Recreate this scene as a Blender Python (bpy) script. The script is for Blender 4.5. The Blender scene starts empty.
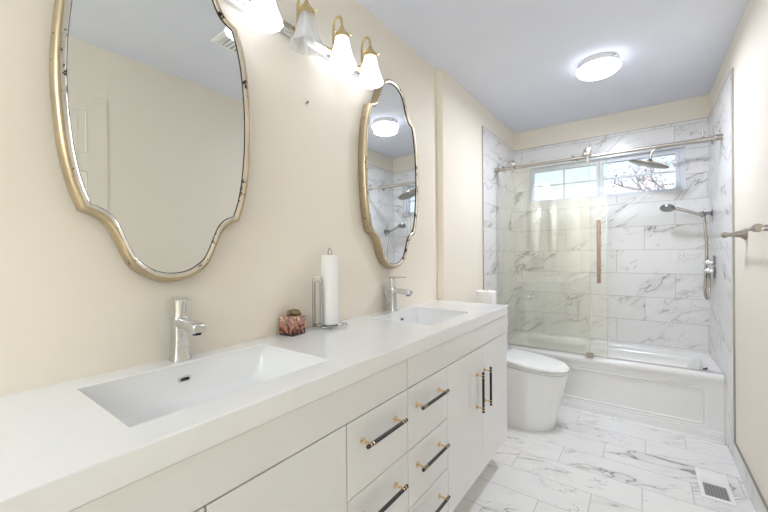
import bpy, bmesh, math, random
from mathutils import Vector, Matrix
random.seed(7)
PI = math.pi
sc = bpy.context.scene
COL = sc.collection

# ---------------------------------------------------------------- camera
cam_d = bpy.data.cameras.new('camera'); cam = bpy.data.objects.new('camera', cam_d); COL.objects.link(cam)
cam_d.sensor_width = 36.0; cam_d.sensor_fit = 'HORIZONTAL'
cam_d.lens = 354.23 / 768 * 36.0
cam_d.clip_start = 0.02
yaw, pitch, roll = -0.6316, -0.0024, -0.0081
F = Vector((math.sin(yaw)*math.cos(pitch), math.cos(yaw)*math.cos(pitch), math.sin(pitch)))
R0 = Vector((math.cos(yaw), -math.sin(yaw), 0)); U0 = R0.cross(F)
Rv = math.cos(roll)*R0 + math.sin(roll)*U0; Uv = -math.sin(roll)*R0 + math.cos(roll)*U0
cam.matrix_world = Matrix(((Rv.x, Uv.x, -F.x, 1.1121), (Rv.y, Uv.y, -F.y, 0), (Rv.z, Uv.z, -F.z, 1.2056), (0, 0, 0, 1)))
sc.camera = cam

# ---------------------------------------------------------------- world, light, exposure
sc.view_settings.view_transform = 'Standard'; sc.view_settings.look = 'None'
sc.view_settings.gamma = 1.0; sc.view_settings.use_curve_mapping = False
sc.view_settings.exposure = 0.98
DOME_EMIT = 3.5
DOME_W = 8.6
LAMP = (0.838, 0.878, 1.0)
SHADE_EMIT = 1.0
BULB_EMIT = 6.5
SKY_STRENGTH = 1.1
FILL_W = 25.0
w = bpy.data.worlds.new('sky'); sc.world = w; w.use_nodes = True
nt = w.node_tree; nt.nodes.clear()
wo = nt.nodes.new('ShaderNodeOutputWorld'); bg = nt.nodes.new('ShaderNodeBackground')
tc = nt.nodes.new('ShaderNodeTexCoord'); sx = nt.nodes.new('ShaderNodeSeparateXYZ'); cr = nt.nodes.new('ShaderNodeValToRGB')
nt.links.new(tc.outputs['Generated'], sx.inputs[0]); nt.links.new(sx.outputs['Z'], cr.inputs[0])
cr.color_ramp.elements[0].position = 0.0; cr.color_ramp.elements[0].color = (0.62, 0.66, 0.72, 1)
cr.color_ramp.elements[1].position = 0.5; cr.color_ramp.elements[1].color = (0.30, 0.45, 0.75, 1)
nt.links.new(cr.outputs[0], bg.inputs[0]); bg.inputs[1].default_value = SKY_STRENGTH
nt.links.new(bg.outputs[0], wo.inputs[0])
# added fill lamp, unseen behind the camera, to brighten the near end
la = bpy.data.lights.new('added_fill_light', 'POINT'); la.shadow_soft_size = 0.14; la.energy = FILL_W
la.color = (0.78, 0.885, 1.0)
lo = bpy.data.objects.new('added_fill_light', la); COL.objects.link(lo); lo.location = (0.66, -1.9, 2.1)
su = bpy.data.lights.new('sun', 'SUN'); su.energy = 2.2; su.angle = 0.01; su.color = (1.0, 0.96, 0.9)
so = bpy.data.objects.new('sun', su); COL.objects.link(so); so.location = (0, -4, 8)
so.rotation_euler = Vector((0.25, 0.75, -0.62)).to_track_quat('-Z', 'Y').to_euler()   # from behind the house, over the roof
sc.cycles.max_bounces = 14; sc.cycles.diffuse_bounces = 7; sc.cycles.glossy_bounces = 6
sc.cycles.transmission_bounces = 8; sc.cycles.transparent_max_bounces = 24
sc.cycles.caustics_reflective = False; sc.cycles.caustics_refractive = False
sc.cycles.sample_clamp_indirect = 6.0

# ---------------------------------------------------------------- materials
def s2l(c): return tuple(((x/255)/12.92 if x/255 <= 0.04045 else ((x/255+0.055)/1.055)**2.4) for x in c)
class NT:
    def __init__(self, name):
        self.m = bpy.data.materials.new(name); self.m.use_nodes = True
        self.t = self.m.node_tree; self.t.nodes.clear()
        self.out = self.t.nodes.new('ShaderNodeOutputMaterial')
    def n(self, typ, **kw):
        x = self.t.nodes.new(typ)
        for k, v in kw.items(): setattr(x, k, v)
        return x
    def l(self, a, b): self.t.links.new(a, b)
    def setin(self, sock, v):
        if hasattr(v, 'is_output') or hasattr(v, 'links'): self.l(v, sock)
        else: sock.default_value = v
    def math(self, op, a, b=0.0, c=None):
        x = self.n('ShaderNodeMath', operation=op); self.setin(x.inputs[0], a); self.setin(x.inputs[1], b)
        if c is not None: self.setin(x.inputs[2], c)
        return x.outputs[0]
    def mixc(self, f, a, b):
        x = self.n('ShaderNodeMix', data_type='RGBA'); self.setin(x.inputs[0], f)
        self.setin(x.inputs[6], a); self.setin(x.inputs[7], b); return x.outputs[2]
    def ramp(self, f, stops):
        x = self.n('ShaderNodeValToRGB'); e = x.color_ramp.elements
        while len(e) < len(stops): e.new(0.5)
        for k, (p, c) in enumerate(stops): e[k].position = p; e[k].color = c if len(c) == 4 else (*c, 1)
        self.l(f, x.inputs[0]); return x.outputs[0]
def pbr(name, srgb, rough=0.5, metal=0.0, coat=0.0, bump=0.0, bscale=200.0, var=0.03, vscale=6.0, ior=1.5):
    N = NT(name); b = N.n('ShaderNodeBsdfPrincipled'); N.l(b.outputs[0], N.out.inputs[0])
    c = s2l(srgb); tcn = N.n('ShaderNodeTexCoord')
    no = N.n('ShaderNodeTexNoise'); no.inputs['Scale'].default_value = vscale; no.inputs['Detail'].default_value = 3
    N.l(tcn.outputs['Object'], no.inputs['Vector'])
    lo_ = tuple(x*(1-var) for x in c); hi = tuple(min(1, x*(1+var)) for x in c)
    N.l(N.ramp(no.outputs['Fac'], [(0.3, lo_), (0.7, hi)]), b.inputs['Base Color'])
    b.inputs['Roughness'].default_value = rough; b.inputs['Metallic'].default_value = metal
    b.inputs['Coat Weight'].default_value = coat; b.inputs['Coat Roughness'].default_value = 0.05
    b.inputs['IOR'].default_value = ior
    if bump:
        n2 = N.n('ShaderNodeTexNoise'); n2.inputs['Scale'].default_value = bscale
        N.l(tcn.outputs['Object'], n2.inputs['Vector'])
        bp = N.n('ShaderNodeBump'); bp.inputs['Strength'].default_value = bump; bp.inputs['Distance'].default_value = 0.002
        N.l(n2.outputs['Fac'], bp.inputs['Height']); N.l(bp.outputs[0], b.inputs['Normal'])
    return N.m

def marble(name, ua, va, u0, v0, step, ulen=0.6, vlen=0.2, base=(232, 231, 229), vein=(122, 120, 118), strength=0.72,
           grout=(158, 156, 152), gw=0.0015, rough=0.24, vdir=35):
    """stair-stepped 60 x 20 cm marble-look tiles, laid along world axes ua / va (0,1,2)"""
    N = NT(name); b = N.n('ShaderNodeBsdfPrincipled'); N.l(b.outputs[0], N.out.inputs[0])
    tcn = N.n('ShaderNodeTexCoord'); s = N.n('ShaderNodeSeparateXYZ'); N.l(tcn.outputs['Object'], s.inputs[0])
    u = s.outputs[ua]; v = s.outputs[va]
    vr = N.math('DIVIDE', N.math('SUBTRACT', v, v0), vlen)
    row = N.math('FLOOR', vr); fv = N.math('SUBTRACT', vr, row)
    uu = N.math('SUBTRACT', N.math('SUBTRACT', u, u0), N.math('MULTIPLY', row, step))
    ur = N.math('DIVIDE', uu, ulen); cell = N.math('FLOOR', ur); fu = N.math('SUBTRACT', ur, cell)
    du = N.math('MULTIPLY', N.math('MINIMUM', fu, N.math('SUBTRACT', 1.0, fu)), ulen)
    dv = N.math('MULTIPLY', N.math('MINIMUM', fv, N.math('SUBTRACT', 1.0, fv)), vlen)
    g = N.math('LESS_THAN', N.math('MINIMUM', du, dv), gw)
    cid = N.n('ShaderNodeCombineXYZ'); N.l(cell, cid.inputs[0]); N.l(row, cid.inputs[1])
    wn = N.n('ShaderNodeTexWhiteNoise', noise_dimensions='3D'); N.l(cid.outputs[0], wn.inputs['Vector'])
    # vein coordinates: the tile's own piece of stone
    off = N.n('ShaderNodeVectorMath', operation='SCALE'); N.l(wn.outputs['Color'], off.inputs[0]); off.inputs['Scale'].default_value = 23.0
    pc = N.n('ShaderNodeCombineXYZ'); N.l(u, pc.inputs[0]); N.l(N.math('MULTIPLY', v, 1.0), pc.inputs[1])
    ad = N.n('ShaderNodeVectorMath', operation='ADD'); N.l(pc.outputs[0], ad.inputs[0]); N.l(off.outputs[0], ad.inputs[1])
    m0 = N.n('ShaderNodeMapping'); N.l(ad.outputs[0], m0.inputs[0]); m0.inputs['Rotation'].default_value = (0, 0, math.radians(-vdir))
    mp = N.n('ShaderNodeMapping'); N.l(m0.outputs[0], mp.inputs[0]); mp.inputs['Scale'].default_value = (0.8, 2.2, 1.0)
    def vein_layer(scale, width, dist, detail):
        no = N.n('ShaderNodeTexNoise'); no.inputs['Scale'].default_value = scale; no.inputs['Detail'].default_value = detail
        no.inputs['Roughness'].default_value = 0.55; no.inputs['Distortion'].default_value = dist
        N.l(mp.outputs[0], no.inputs['Vector'])
        a = N.math('ABSOLUTE', N.math('SUBTRACT', no.outputs['Fac'], 0.5))
        x = N.n('ShaderNodeMapRange', interpolation_type='SMOOTHSTEP'); N.l(a, x.inputs[0])
        x.inputs[1].default_value = 0.0; x.inputs[2].default_value = width; x.inputs[3].default_value = 1.0; x.inputs[4].default_value = 0.0
        return x.outputs[0]
    def mask(scale, lo_, hi):
        no = N.n('ShaderNodeTexNoise'); no.inputs['Scale'].default_value = scale; no.inputs['Detail'].default_value = 2
        N.l(ad.outputs[0], no.inputs['Vector'])
        x = N.n('ShaderNodeMapRange'); N.l(no.outputs['Fac'], x.inputs[0]); x.inputs[1].default_value = lo_; x.inputs[2].default_value = hi
        return x.outputs[0]
    v1 = N.math('MULTIPLY', vein_layer(1.7, 0.011, 0.5, 4), mask(2.6, 0.42, 0.60))
    v2 = N.math('MULTIPLY', vein_layer(3.6, 0.010, 0.7, 4), N.math('MULTIPLY', mask(4.0, 0.46, 0.62), 0.65))
    v3 = N.math('MULTIPLY', vein_layer(1.7, 0.07, 0.5, 4), N.math('MULTIPLY', mask(2.6, 0.42, 0.66), 0.34))
    vv = N.math('MINIMUM', N.math('ADD', N.math('MAXIMUM', v1, v2), v3), 1.0)
    bc = N.mixc(wn.outputs['Value'], (*s2l(base), 1), (*s2l(tuple(x-5 for x in base)), 1))
    c = N.mixc(N.math('MULTIPLY', vv, strength), bc, (*s2l(vein), 1))
    c = N.mixc(N.math('MULTIPLY', g, 0.85), c, (*s2l(grout), 1))
    N.l(c, b.inputs['Base Color'])
    N.l(N.math('ADD', rough, N.math('MULTIPLY', g, 0.5)), b.inputs['Roughness'])
    bp = N.n('ShaderNodeBump'); bp.inputs['Strength'].default_value = 0.4; bp.inputs['Distance'].default_value = 0.001
    N.l(N.math('SUBTRACT', 1.0, g), bp.inputs['Height']); N.l(bp.outputs[0], b.inputs['Normal'])
    return N.m

def emis(name, col, st):
    N = NT(name); e = N.n('ShaderNodeEmission'); e.inputs[0].default_value = (*col, 1); e.inputs[1].default_value = st
    N.l(e.outputs[0], N.out.inputs[0]); return N.m

def clear_glass(name, tint, f0=0.045, rough=0.0):
    N = NT(name); lw = N.n('ShaderNodeLayerWeight'); lw.inputs[0].default_value = 0.5
    fac = N.math('ADD', f0, N.math('MULTIPLY', N.math('POWER', lw.outputs['Facing'], 5.0), 1.0 - f0))
    t = N.n('ShaderNodeBsdfTransparent'); t.inputs[0].default_value = (*tint, 1)
    g = N.n('ShaderNodeBsdfGlossy'); g.inputs[0].default_value = (1, 1, 1, 1); g.inputs['Roughness'].default_value = rough
    mx = N.n('ShaderNodeMixShader'); N.l(fac, mx.inputs[0]); N.l(t.outputs[0], mx.inputs[1]); N.l(g.outputs[0], mx.inputs[2])
    N.l(mx.outputs[0], N.out.inputs[0]); return N.m

def frosted(name, lit):
    N = NT(name)
    d = N.n('ShaderNodeBsdfDiffuse'); d.inputs[0].default_value = (0.86, 0.87, 0.87, 1)
    t = N.n('ShaderNodeBsdfTranslucent'); t.inputs[0].default_value = (0.9, 0.9, 0.9, 1)
    tr = N.n('ShaderNodeBsdfTransparent'); tr.inputs[0].default_value = (0.95, 0.96, 0.96, 1)
    g = N.n('ShaderNodeBsdfGlossy'); g.inputs['Roughness'].default_value = 0.15
    m1 = N.n('ShaderNodeMixShader'); m1.inputs[0].default_value = 0.55; N.l(d.outputs[0], m1.inputs[1]); N.l(t.outputs[0], m1.inputs[2])
    m2 = N.n('ShaderNodeMixShader'); m2.inputs[0].default_value = 0.15 if lit else 0.45; N.l(m1.outputs[0], m2.inputs[1]); N.l(tr.outputs[0], m2.inputs[2])
    m3 = N.n('ShaderNodeMixShader'); m3.inputs[0].default_value = 0.08; N.l(m2.outputs[0], m3.inputs[1]); N.l(g.outputs[0], m3.inputs[2])
    if lit:
        e = N.n('ShaderNodeEmission'); e.inputs[0].default_value = (*LAMP, 1); e.inputs[1].default_value = SHADE_EMIT
        a = N.n('ShaderNodeAddShader'); N.l(m3.outputs[0], a.inputs[0]); N.l(e.outputs[0], a.inputs[1]); N.l(a.outputs[0], N.out.inputs[0])
    else: N.l(m3.outputs[0], N.out.inputs[0])
    return N.m

def gilded(name, base, dark, rough=0.28, amount=0.62):
    """brushed champagne leaf with worn dark specks"""
    N = NT(name); b = N.n('ShaderNodeBsdfPrincipled'); N.l(b.outputs[0], N.out.inputs[0])
    tcn = N.n('ShaderNodeTexCoord')
    no = N.n('ShaderNodeTexNoise'); no.inputs['Scale'].default_value = 55; no.inputs['Detail'].default_value = 6; no.inputs['Roughness'].default_value = 0.7
    N.l(tcn.outputs['Object'], no.inputs['Vector'])
    n2 = N.n('ShaderNodeTexNoise'); n2.inputs['Scale'].default_value = 9; N.l(tcn.outputs['Object'], n2.inputs['Vector'])
    sp = N.math('MULTIPLY', N.math('GREATER_THAN', no.outputs['Fac'], amount), N.math('GREATER_THAN', n2.outputs['Fac'], 0.53))
    warm = N.ramp(n2.outputs['Fac'], [(0.35, s2l(base)), (0.65, tuple(x*0.86 for x in s2l(base)))])
    N.l(N.mixc(sp, warm, (*s2l(dark), 1)), b.inputs['Base Color'])
    b.inputs['Metallic'].default_value = 0.85; b.inputs['Roughness'].default_value = rough
    return N.m

M = {}
M['cream'] = pbr('cream_paint', (240, 232, 217), 0.5, bump=0.05, bscale=350, var=0.012, vscale=1.5)
M['ceil'] = pbr('ceiling_paint', (230, 234, 244), 0.8, bump=0.06, bscale=300, var=0.01)
M['white_gloss'] = pbr('white_lacquer', (232, 231, 228), 0.18, coat=0.5, var=0.008)
M['white_trim'] = pbr('white_trim_paint', (238, 238, 237), 0.4, var=0.01)
M['vinyl'] = pbr('window_vinyl', (222, 226, 232), 0.35, var=0.01)
M['quartz'] = pbr('white_quartz', (240, 240, 239), 0.14, coat=0.3, var=0.008, vscale=30)
M['ceramic'] = pbr('white_ceramic', (238, 238, 237), 0.1, coat=0.5, var=0.006)
M['acrylic'] = pbr('tub_acrylic', (232, 231, 229), 0.16, coat=0.4, var=0.006)
M['chrome'] = pbr('chrome', (225, 226, 228), 0.06, metal=1.0, var=0.01)
M['nickel'] = pbr('brushed_nickel', (192, 186, 178), 0.26, metal=1.0, var=0.04, vscale=40)
M['pewter'] = pbr('pewter_nickel', (172, 164, 154), 0.34, metal=1.0, var=0.05, vscale=40)
M['bronze'] = pbr('warm_bronze', (146, 124, 106), 0.33, metal=0.9, var=0.06, vscale=60)
M['gold'] = pbr('satin_gold', (236, 208, 170), 0.24, metal=1.0, var=0.03, vscale=60)
M['brass'] = pbr('polished_brass', (222, 200, 150), 0.2, metal=1.0, var=0.03, vscale=60)
M['black'] = pbr('matte_black', (24, 23, 24), 0.42, var=0.1, vscale=80)
M['dark'] = pbr('dark_recess', (38, 38, 40), 0.6, var=0.1)
M['steel_dark'] = pbr('shower_steel', (150, 150, 150), 0.22, metal=1.0, var=0.04)
M['wire'] = pbr('polished_wire', (168, 168, 168), 0.12, metal=1.0, var=0.02)
M['paper'] = pbr('paper_towel', (244, 243, 240), 0.9, bump=0.35, bscale=260, var=0.01)
M['card'] = pbr('cardboard', (176, 156, 130), 0.9, var=0.05)
M['silver_edge'] = gilded('silvered_edge', (236, 228, 214), (50, 40, 32), 0.2, 0.555)
M['frame_gold'] = gilded('champagne_leaf', (198, 181, 150), (58, 44, 32), 0.34, 0.63)
M['gap_dark'] = pbr('dark_gap_line', (40, 32, 26), 0.5, metal=0.1, var=0.2, vscale=60)  # dark brown band filling the gap between mirror frame and glass
M['metal_trim'] = pbr('metal_tile_trim', (176, 172, 166), 0.35, metal=0.8, var=0.03)
M['wall_tile_back'] = marble('marble_tile_back', 0, 2, 0.923, 0.434, 0.2)
M['wall_tile_side'] = marble('marble_tile_side', 1, 2, 3.2, 0.434, 0.2)
M['floor_tile'] = marble('marble_tile_floor', 0, 1, 0.707, 2.24, 0.205, base=(238, 237, 235), vein=(112, 110, 108), strength=0.74, rough=0.2, vdir=18)
M['base_tile'] = marble('marble_base_tile', 1, 2, 0.1, -0.05, 0.2, base=(228, 227, 225), strength=0.5)
M['glass'] = clear_glass('shower_glass', (0.983, 0.984, 0.962))
M['glass_edge'] = clear_glass('glass_edge', (0.80, 0.90, 0.88), 0.10)
M['win_glass'] = clear_glass('window_glass', (0.97, 0.98, 0.98), 0.04)
M['dome'] = emis('lit_frosted_dome', LAMP, DOME_EMIT)
M['bulb'] = emis('lit_bulb', LAMP, BULB_EMIT)
M['bulb_off'] = pbr('unlit_bulb', (236, 236, 232), 0.3)
M['shade_on'] = frosted('lit_frosted_glass', True)
M['shade_off'] = frosted('unlit_frosted_glass', False)
def mirror_mat():
    N = NT('silver_mirror'); g = N.n('ShaderNodeBsdfGlossy'); g.inputs['Color'].default_value = (0.87, 0.885, 0.875, 1)
    g.inputs['Roughness'].default_value = 0.0; N.l(g.outputs[0], N.out.inputs[0]); return N.m
M['mirror'] = mirror_mat()

# ---------------------------------------------------------------- mesh helpers
def bm_new(): return bmesh.new()
def box(bm, x0, x1, y0, y1, z0, z1, mi=0):
    v = [bm.verts.new(p) for p in ((x0,y0,z0),(x1,y0,z0),(x1,y1,z0),(x0,y1,z0),(x0,y0,z1),(x1,y0,z1),(x1,y1,z1),(x0,y1,z1))]
    for q in ((0,3,2,1),(4,5,6,7),(0,1,5,4),(1,2,6,5),(2,3,7,6),(3,0,4,7)):
        f = bm.faces.new([v[k] for k in q]); f.material_index = mi
def loft(bm, loops, closed=True, cap0=True, cap1=True, mi=0, cyc=False):
    rows = [[bm.verts.new(p) for p in lp] for lp in loops]
    n = len(rows[0]); k = len(rows)
    for a in range(k if cyc else k-1):
        r0, r1 = rows[a], rows[(a+1) % k]
        for i in range(n if closed else n-1):
            j = (i+1) % n
            f = bm.faces.new((r0[i], r0[j], r1[j], r1[i])); f.material_index = mi
    if not cyc:
        if cap0: f = bm.faces.new(list(reversed(rows[0]))); f.material_index = mi
        if cap1: f = bm.faces.new(rows[-1]); f.material_index = mi
    return rows
def frame_for(d):
    d = d.normalized(); a = Vector((0,0,1)) if abs(d.z) < 0.9 else Vector((1,0,0))
    u = d.cross(a).normalized(); return u, d.cross(u).normalized()
def tube(bm, pts, r, n=12, mi=0, cyc=False):
    pts = [Vector(p) for p in pts]; k = len(pts)
    rs = r if isinstance(r, (list, tuple)) else [r]*k
    loops = []; pu = None
    for i, p in enumerate(pts):
        if cyc: d = pts[(i+1) % k] - pts[i-1]
        elif i == 0: d = pts[1]-pts[0]
        elif i == k-1: d = pts[-1]-pts[-2]
        else: d = (pts[i+1]-p).normalized() + (p-pts[i-1]).normalized()
        d.normalize()
        if pu is None: u, v = frame_for(d)
        else:
            u = (pu - d*pu.dot(d)).normalized(); v = d.cross(u)
        pu = u
        loops.append([p + (u*math.cos(2*PI*t/n) + v*math.sin(2*PI*t/n))*rs[i] for t in range(n)])
    loft(bm, loops, mi=mi, cyc=cyc)
def lathe(bm, prof, c, axis=(0,0,1), n=32, mi=0, flute=None, cap0=True, cap1=True):
    """prof: (radius, distance along axis)"""
    ax = Vector(axis).normalized(); u, v = frame_for(ax); c = Vector(c); loops = []
    for r, h in prof:
        lp = []
        for t in range(n):
            a = 2*PI*t/n; rr = max(r, 1e-4)*(flute(a, h) if flute else 1)
            lp.append(c + ax*h + (u*math.cos(a) + v*math.sin(a))*rr)
        loops.append(lp)
    loft(bm, loops, mi=mi, cap0=cap0, cap1=cap1)
def rrect(x0, x1, y0, y1, r, z, seg=6):
    pts = []
    for cx, cy, a0 in ((x1-r, y1-r, 0), (x0+r, y1-r, PI/2), (x0+r, y0+r, PI), (x1-r, y0+r, 1.5*PI)):
        for k in range(seg+1):
            a = a0 + PI/2*k/seg; pts.append((cx+r*math.cos(a), cy+r*math.sin(a), z))
    return pts
def bez(p, n=12):
    """smooth Catmull-Rom through points"""
    P = [Vector(q) for q in p]; P = [2*P[0]-P[1]] + P + [2*P[-1]-P[-2]]; out = []
    for i in range(1, len(P)-2):
        for k in range(n):
            t = k/n; a, b, c, d = P[i-1], P[i], P[i+1], P[i+2]
            out.append(0.5*((2*b) + (c-a)*t + (2*a-5*b+4*c-d)*t*t + (3*b-a-3*c+d)*t**3))
    out.append(P[-2]); return out
def grid_plate(bm, us, vs, holes, w0, w1, place, mi=0):
    """plate in cells us x vs, cells in holes left open, thickness w0..w1; place(u,v,w)->xyz"""
    nu, nv = len(us), len(vs); V = {}
    def vert(i, j, k):
        if (i, j, k) not in V: V[i, j, k] = bm.verts.new(place(us[i], vs[j], (w0, w1)[k]))
        return V[i, j, k]
    solid = lambda i, j: 0 <= i < nu-1 and 0 <= j < nv-1 and (i, j) not in holes
    for i in range(nu-1):
        for j in range(nv-1):
            if not solid(i, j): continue
            for k in (0, 1):
                q = [vert(i,j,k), vert(i+1,j,k), vert(i+1,j+1,k), vert(i,j+1,k)]
                bm.faces.new(q if k else q[::-1])
            for (di, dj, a, b_) in ((-1,0,(i,j+1),(i,j)), (1,0,(i+1,j),(i+1,j+1)), (0,-1,(i,j),(i+1,j)), (0,1,(i+1,j+1),(i,j+1))):
                if not solid(i+di, j+dj):
                    bm.faces.new((vert(*a,0), vert(*b_,0), vert(*b_,1), vert(*a,1)))
def build(name, bm, mats, parent=None, smooth=False, bevel=0.0, seg=2, sub=0, solid=0.0, angle=35):
    bmesh.ops.recalc_face_normals(bm, faces=bm.faces)
    me = bpy.data.meshes.new(name); bm.to_mesh(me); bm.free()
    for m in (mats if isinstance(mats, (list, tuple)) else [mats]): me.materials.append(M[m] if isinstance(m, str) else m)
    o = bpy.data.objects.new(name, me); COL.objects.link(o)
    if parent: o.parent = parent; o.matrix_parent_inverse = Matrix.Translation(-world_loc(parent))
    if smooth:
        me.polygons.foreach_set('use_smooth', [True]*len(me.polygons)); me.set_sharp_from_angle(angle=math.radians(angle))
    if solid:
        s = o.modifiers.new('solid', 'SOLIDIFY'); s.thickness = solid; s.offset = 1
    if bevel:
        b = o.modifiers.new('bevel', 'BEVEL'); b.width = bevel; b.segments = seg; b.limit_method = 'ANGLE'; b.angle_limit = math.radians(40)
        b.harden_normals = False
    if sub:
        s = o.modifiers.new('sub', 'SUBSURF'); s.levels = sub; s.render_levels = sub
    return o
def world_loc(o):
    # parts are modelled in room coordinates: only a top-level Empty carries a location
    return Vector(o.location) if o.parent is None and o.type == 'EMPTY' else Vector((0, 0, 0))
def tag(o, label, cat, group=None):
    o['label'] = label; o['category'] = cat
    if group: o['group'] = group
    return o
def thing(name, label, cat, loc, group=None):
    o = bpy.data.objects.new(name, None); COL.objects.link(o); o.location = loc; o.empty_display_size = 0.05
    return tag(o, label, cat, group)
def struct(name, bm, mats, parent=None, **kw):
    o = build(name, bm, mats, parent, **kw)
    if not parent: o['kind'] = 'structure'
    return o
def copy_tree(o, parent=None, delta=None):
    c = o.copy(); COL.objects.link(c)
    if parent: c.parent = parent
    elif delta: c.location = Vector(o.location) + Vector(delta)
    for ch in [k for k in bpy.data.objects if k.parent == o]: copy_tree(ch, c)
    return c

# ---------------------------------------------------------------- room shell
W, YB, ZC, X1, YJ, YE = 1.5283, 3.7247, 2.44, 0.0537, 2.13, 2.84
YF = -2.6; TT = 0.008; ZT = 2.257; TUBZ = 0.418
b = bm_new(); box(b, -0.1, W+0.1, YF-0.1, YB+0.1, -0.06, 0); struct('floor', b, 'floor_tile')
b = bm_new(); box(b, -0.1, W+0.1, YF-0.1, YB+0.1, ZC, ZC+0.06); struct('ceiling', b, 'ceil')
b = bm_new(); box(b, -0.1, 0, YF-0.1, YJ, 0, ZC); struct('wall_left', b, 'cream')
b = bm_new(); box(b, -0.1, X1-TT, YJ, YB+0.1, 0, ZC); struct('wall_alcove', b, 'cream')
b = bm_new(); box(b, W+TT, W+0.1, YF-0.1, YB+0.1, 0, ZC); struct('wall_right', b, 'cream')
b = bm_new(); box(b, 0, W+TT, YF-0.1, YF, 0, ZC); struct('wall_front', b, 'cream')
WX0, WXM0, WXM1, WX1, WZ0, WZ1 = 0.20, 0.775, 0.822, 1.392, 1.712, 2.062
b = bm_new(); grid_plate(b, [X1-TT, WX0, WX1, W+TT], [0, WZ0, WZ1, ZC], {(1, 1)}, YB+TT, YB+0.1, lambda u, v, q: (u, q, v)); struct('wall_back', b, 'cream')
b = bm_new(); grid_plate(b, [X1, WX0, WX1, W], [TUBZ, WZ0, WZ1, ZT], {(1, 1)}, YB, YB+TT, lambda u, v, q: (u, q, v)); struct('wall_back_tile', b, 'wall_tile_back')
b = bm_new(); box(b, X1-TT, X1, YE, YB+TT, 0, ZT); struct('wall_alcove_tile', b, 'wall_tile_side')
b = bm_new(); box(b, W, W+TT, YE, YB+TT, 0, ZT); struct('wall_right_tile', b, 'wall_tile_side')
# metal edge strips of the tiling
b = bm_new(); box(b, X1-TT, X1+0.001, YE-0.006, YE, 0, ZT+0.006); box(b, X1-TT, X1+0.001, YE, YB, ZT, ZT+0.006); struct('trim_1', b, 'metal_trim')
b = bm_new(); box(b, W-0.001, W+TT, YE-0.014, YE, 0, ZT+0.006); box(b, W-0.001, W+TT, YE, YB, ZT, ZT+0.006); struct('trim_2', b, 'metal_trim')
b = bm_new(); box(b, X1, W, YB-0.001, YB+TT, ZT, ZT+0.005); struct('trim_3', b, 'metal_trim')
# baseboards: a row of tile capped with a metal strip
b = bm_new(); box(b, W, W+TT, YF, YE-0.014, 0, 0.110)
o = struct('baseboard_right', b, 'base_tile')
b = bm_new(); box(b, W-0.002, W+TT, YF, YE-0.014, 0.110, 0.118); build('metal_cap', b, 'metal_trim', o)
b = bm_new(); box(b, X1-TT, X1, YJ, YE-0.006, 0, 0.110)
o = struct('baseboard_left', b, 'base_tile')
b = bm_new(); box(b, X1-TT, X1+0.002, YJ, YE-0.006, 0.110, 0.118); build('metal_cap', b, 'metal_trim', o)

# window: two sliding sashes in one opening
def sash(n, x0, x1, y0):
    fw = 0.026
    px0, px1, pz0, pz1 = x0+fw, x1-fw, WZ0+fw, WZ1-fw-0.016
    b = bm_new(); grid_plate(b, [x0, px0, px1, x1], [WZ0, pz0, pz1, WZ1], {(1, 1)}, y0, y0+0.035, lambda u, v, q: (u, q, v))
    o = struct('window_%d' % n, b, 'vinyl', bevel=0.003)
    b = bm_new(); xm = (px0+px1)/2; zm = (pz0+pz1)/2
    box(b, xm-0.006, xm+0.006, y0+0.008, y0+0.026, pz0, pz1); box(b, px0, px1, y0+0.009, y0+0.025, zm-0.006, zm+0.006)
    build('muntin', b, 'vinyl', o)
    b = bm_new(); box(b, px0, px1, y0+0.015, y0+0.019, pz0, pz1); build('pane', b, 'win_glass', o)
sash(1, WX0+0.004, WXM0+0.02, YB+0.045); sash(2, WXM0+0.021, WX1-0.034, YB+0.045)
b = bm_new()
box(b, WX1-0.034, WX1-0.003, YB+0.03, YB+0.09, WZ0, WZ1); box(b, WX1-0.004, WX1, YB-0.002, YB+0.1, WZ0, WZ1)
struct('trim_4', b, 'vinyl', bevel=0.002)
b = bm_new()
box(b, WX0, WX1, YB-0.002, YB+0.1, WZ0-0.001, WZ0+0.003); box(b, WX0, WX1, YB-0.002, YB+0.1, WZ1-0.003, WZ1); box(b, WX0, WX0+0.004, YB-0.002, YB+0.1, WZ0, WZ1)
struct('trim_5', b, 'vinyl')

# panelled door on the right wall, seen only in the large mirror
b = bm_new(); box(b, W+0.002, W+TT, -0.06, 0.735, 0.004, 2.14); M['door'] = pbr('door_paint', (240, 232, 217), 0.4, var=0.01)
d = struct('door_1', b, 'door', bevel=0.003)
for y0, y1, z0, z1 in ((0.40, 0.64, 1.80, 2.05), (0.05, 0.31, 1.80, 2.05), (0.40, 0.64, 1.02, 1.70), (0.05, 0.31, 1.02, 1.70), (0.40, 0.64, 0.2, 0.9), (0.05, 0.31, 0.2, 0.9)):
    b = bm_new(); X = W+0.002
    def ring(i, dx): return [(X+dx, y0+i, z0+i), (X+dx, y1-i, z0+i), (X+dx, y1-i, z1-i), (X+dx, y0+i, z1-i)]
    loft(b, [ring(0, 0.001), ring(0.006, -0.003), ring(0.016, 0.003), ring(0.020, 0.003), ring(0.05, -0.002)], cap0=False)
    build('panel', b, 'door', d)
b = bm_new(); lathe(b, [(0.026, 0), (0.026, 0.006), (0.011, 0.01), (0.011, 0.03), (0.026, 0.052), (0.028, 0.055), (0.018, 0.066)], (W+0.002, 0.02, 0.98), (-1, 0, 0), 24)
build('door_knob', b, 'nickel', d, smooth=True)

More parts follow.
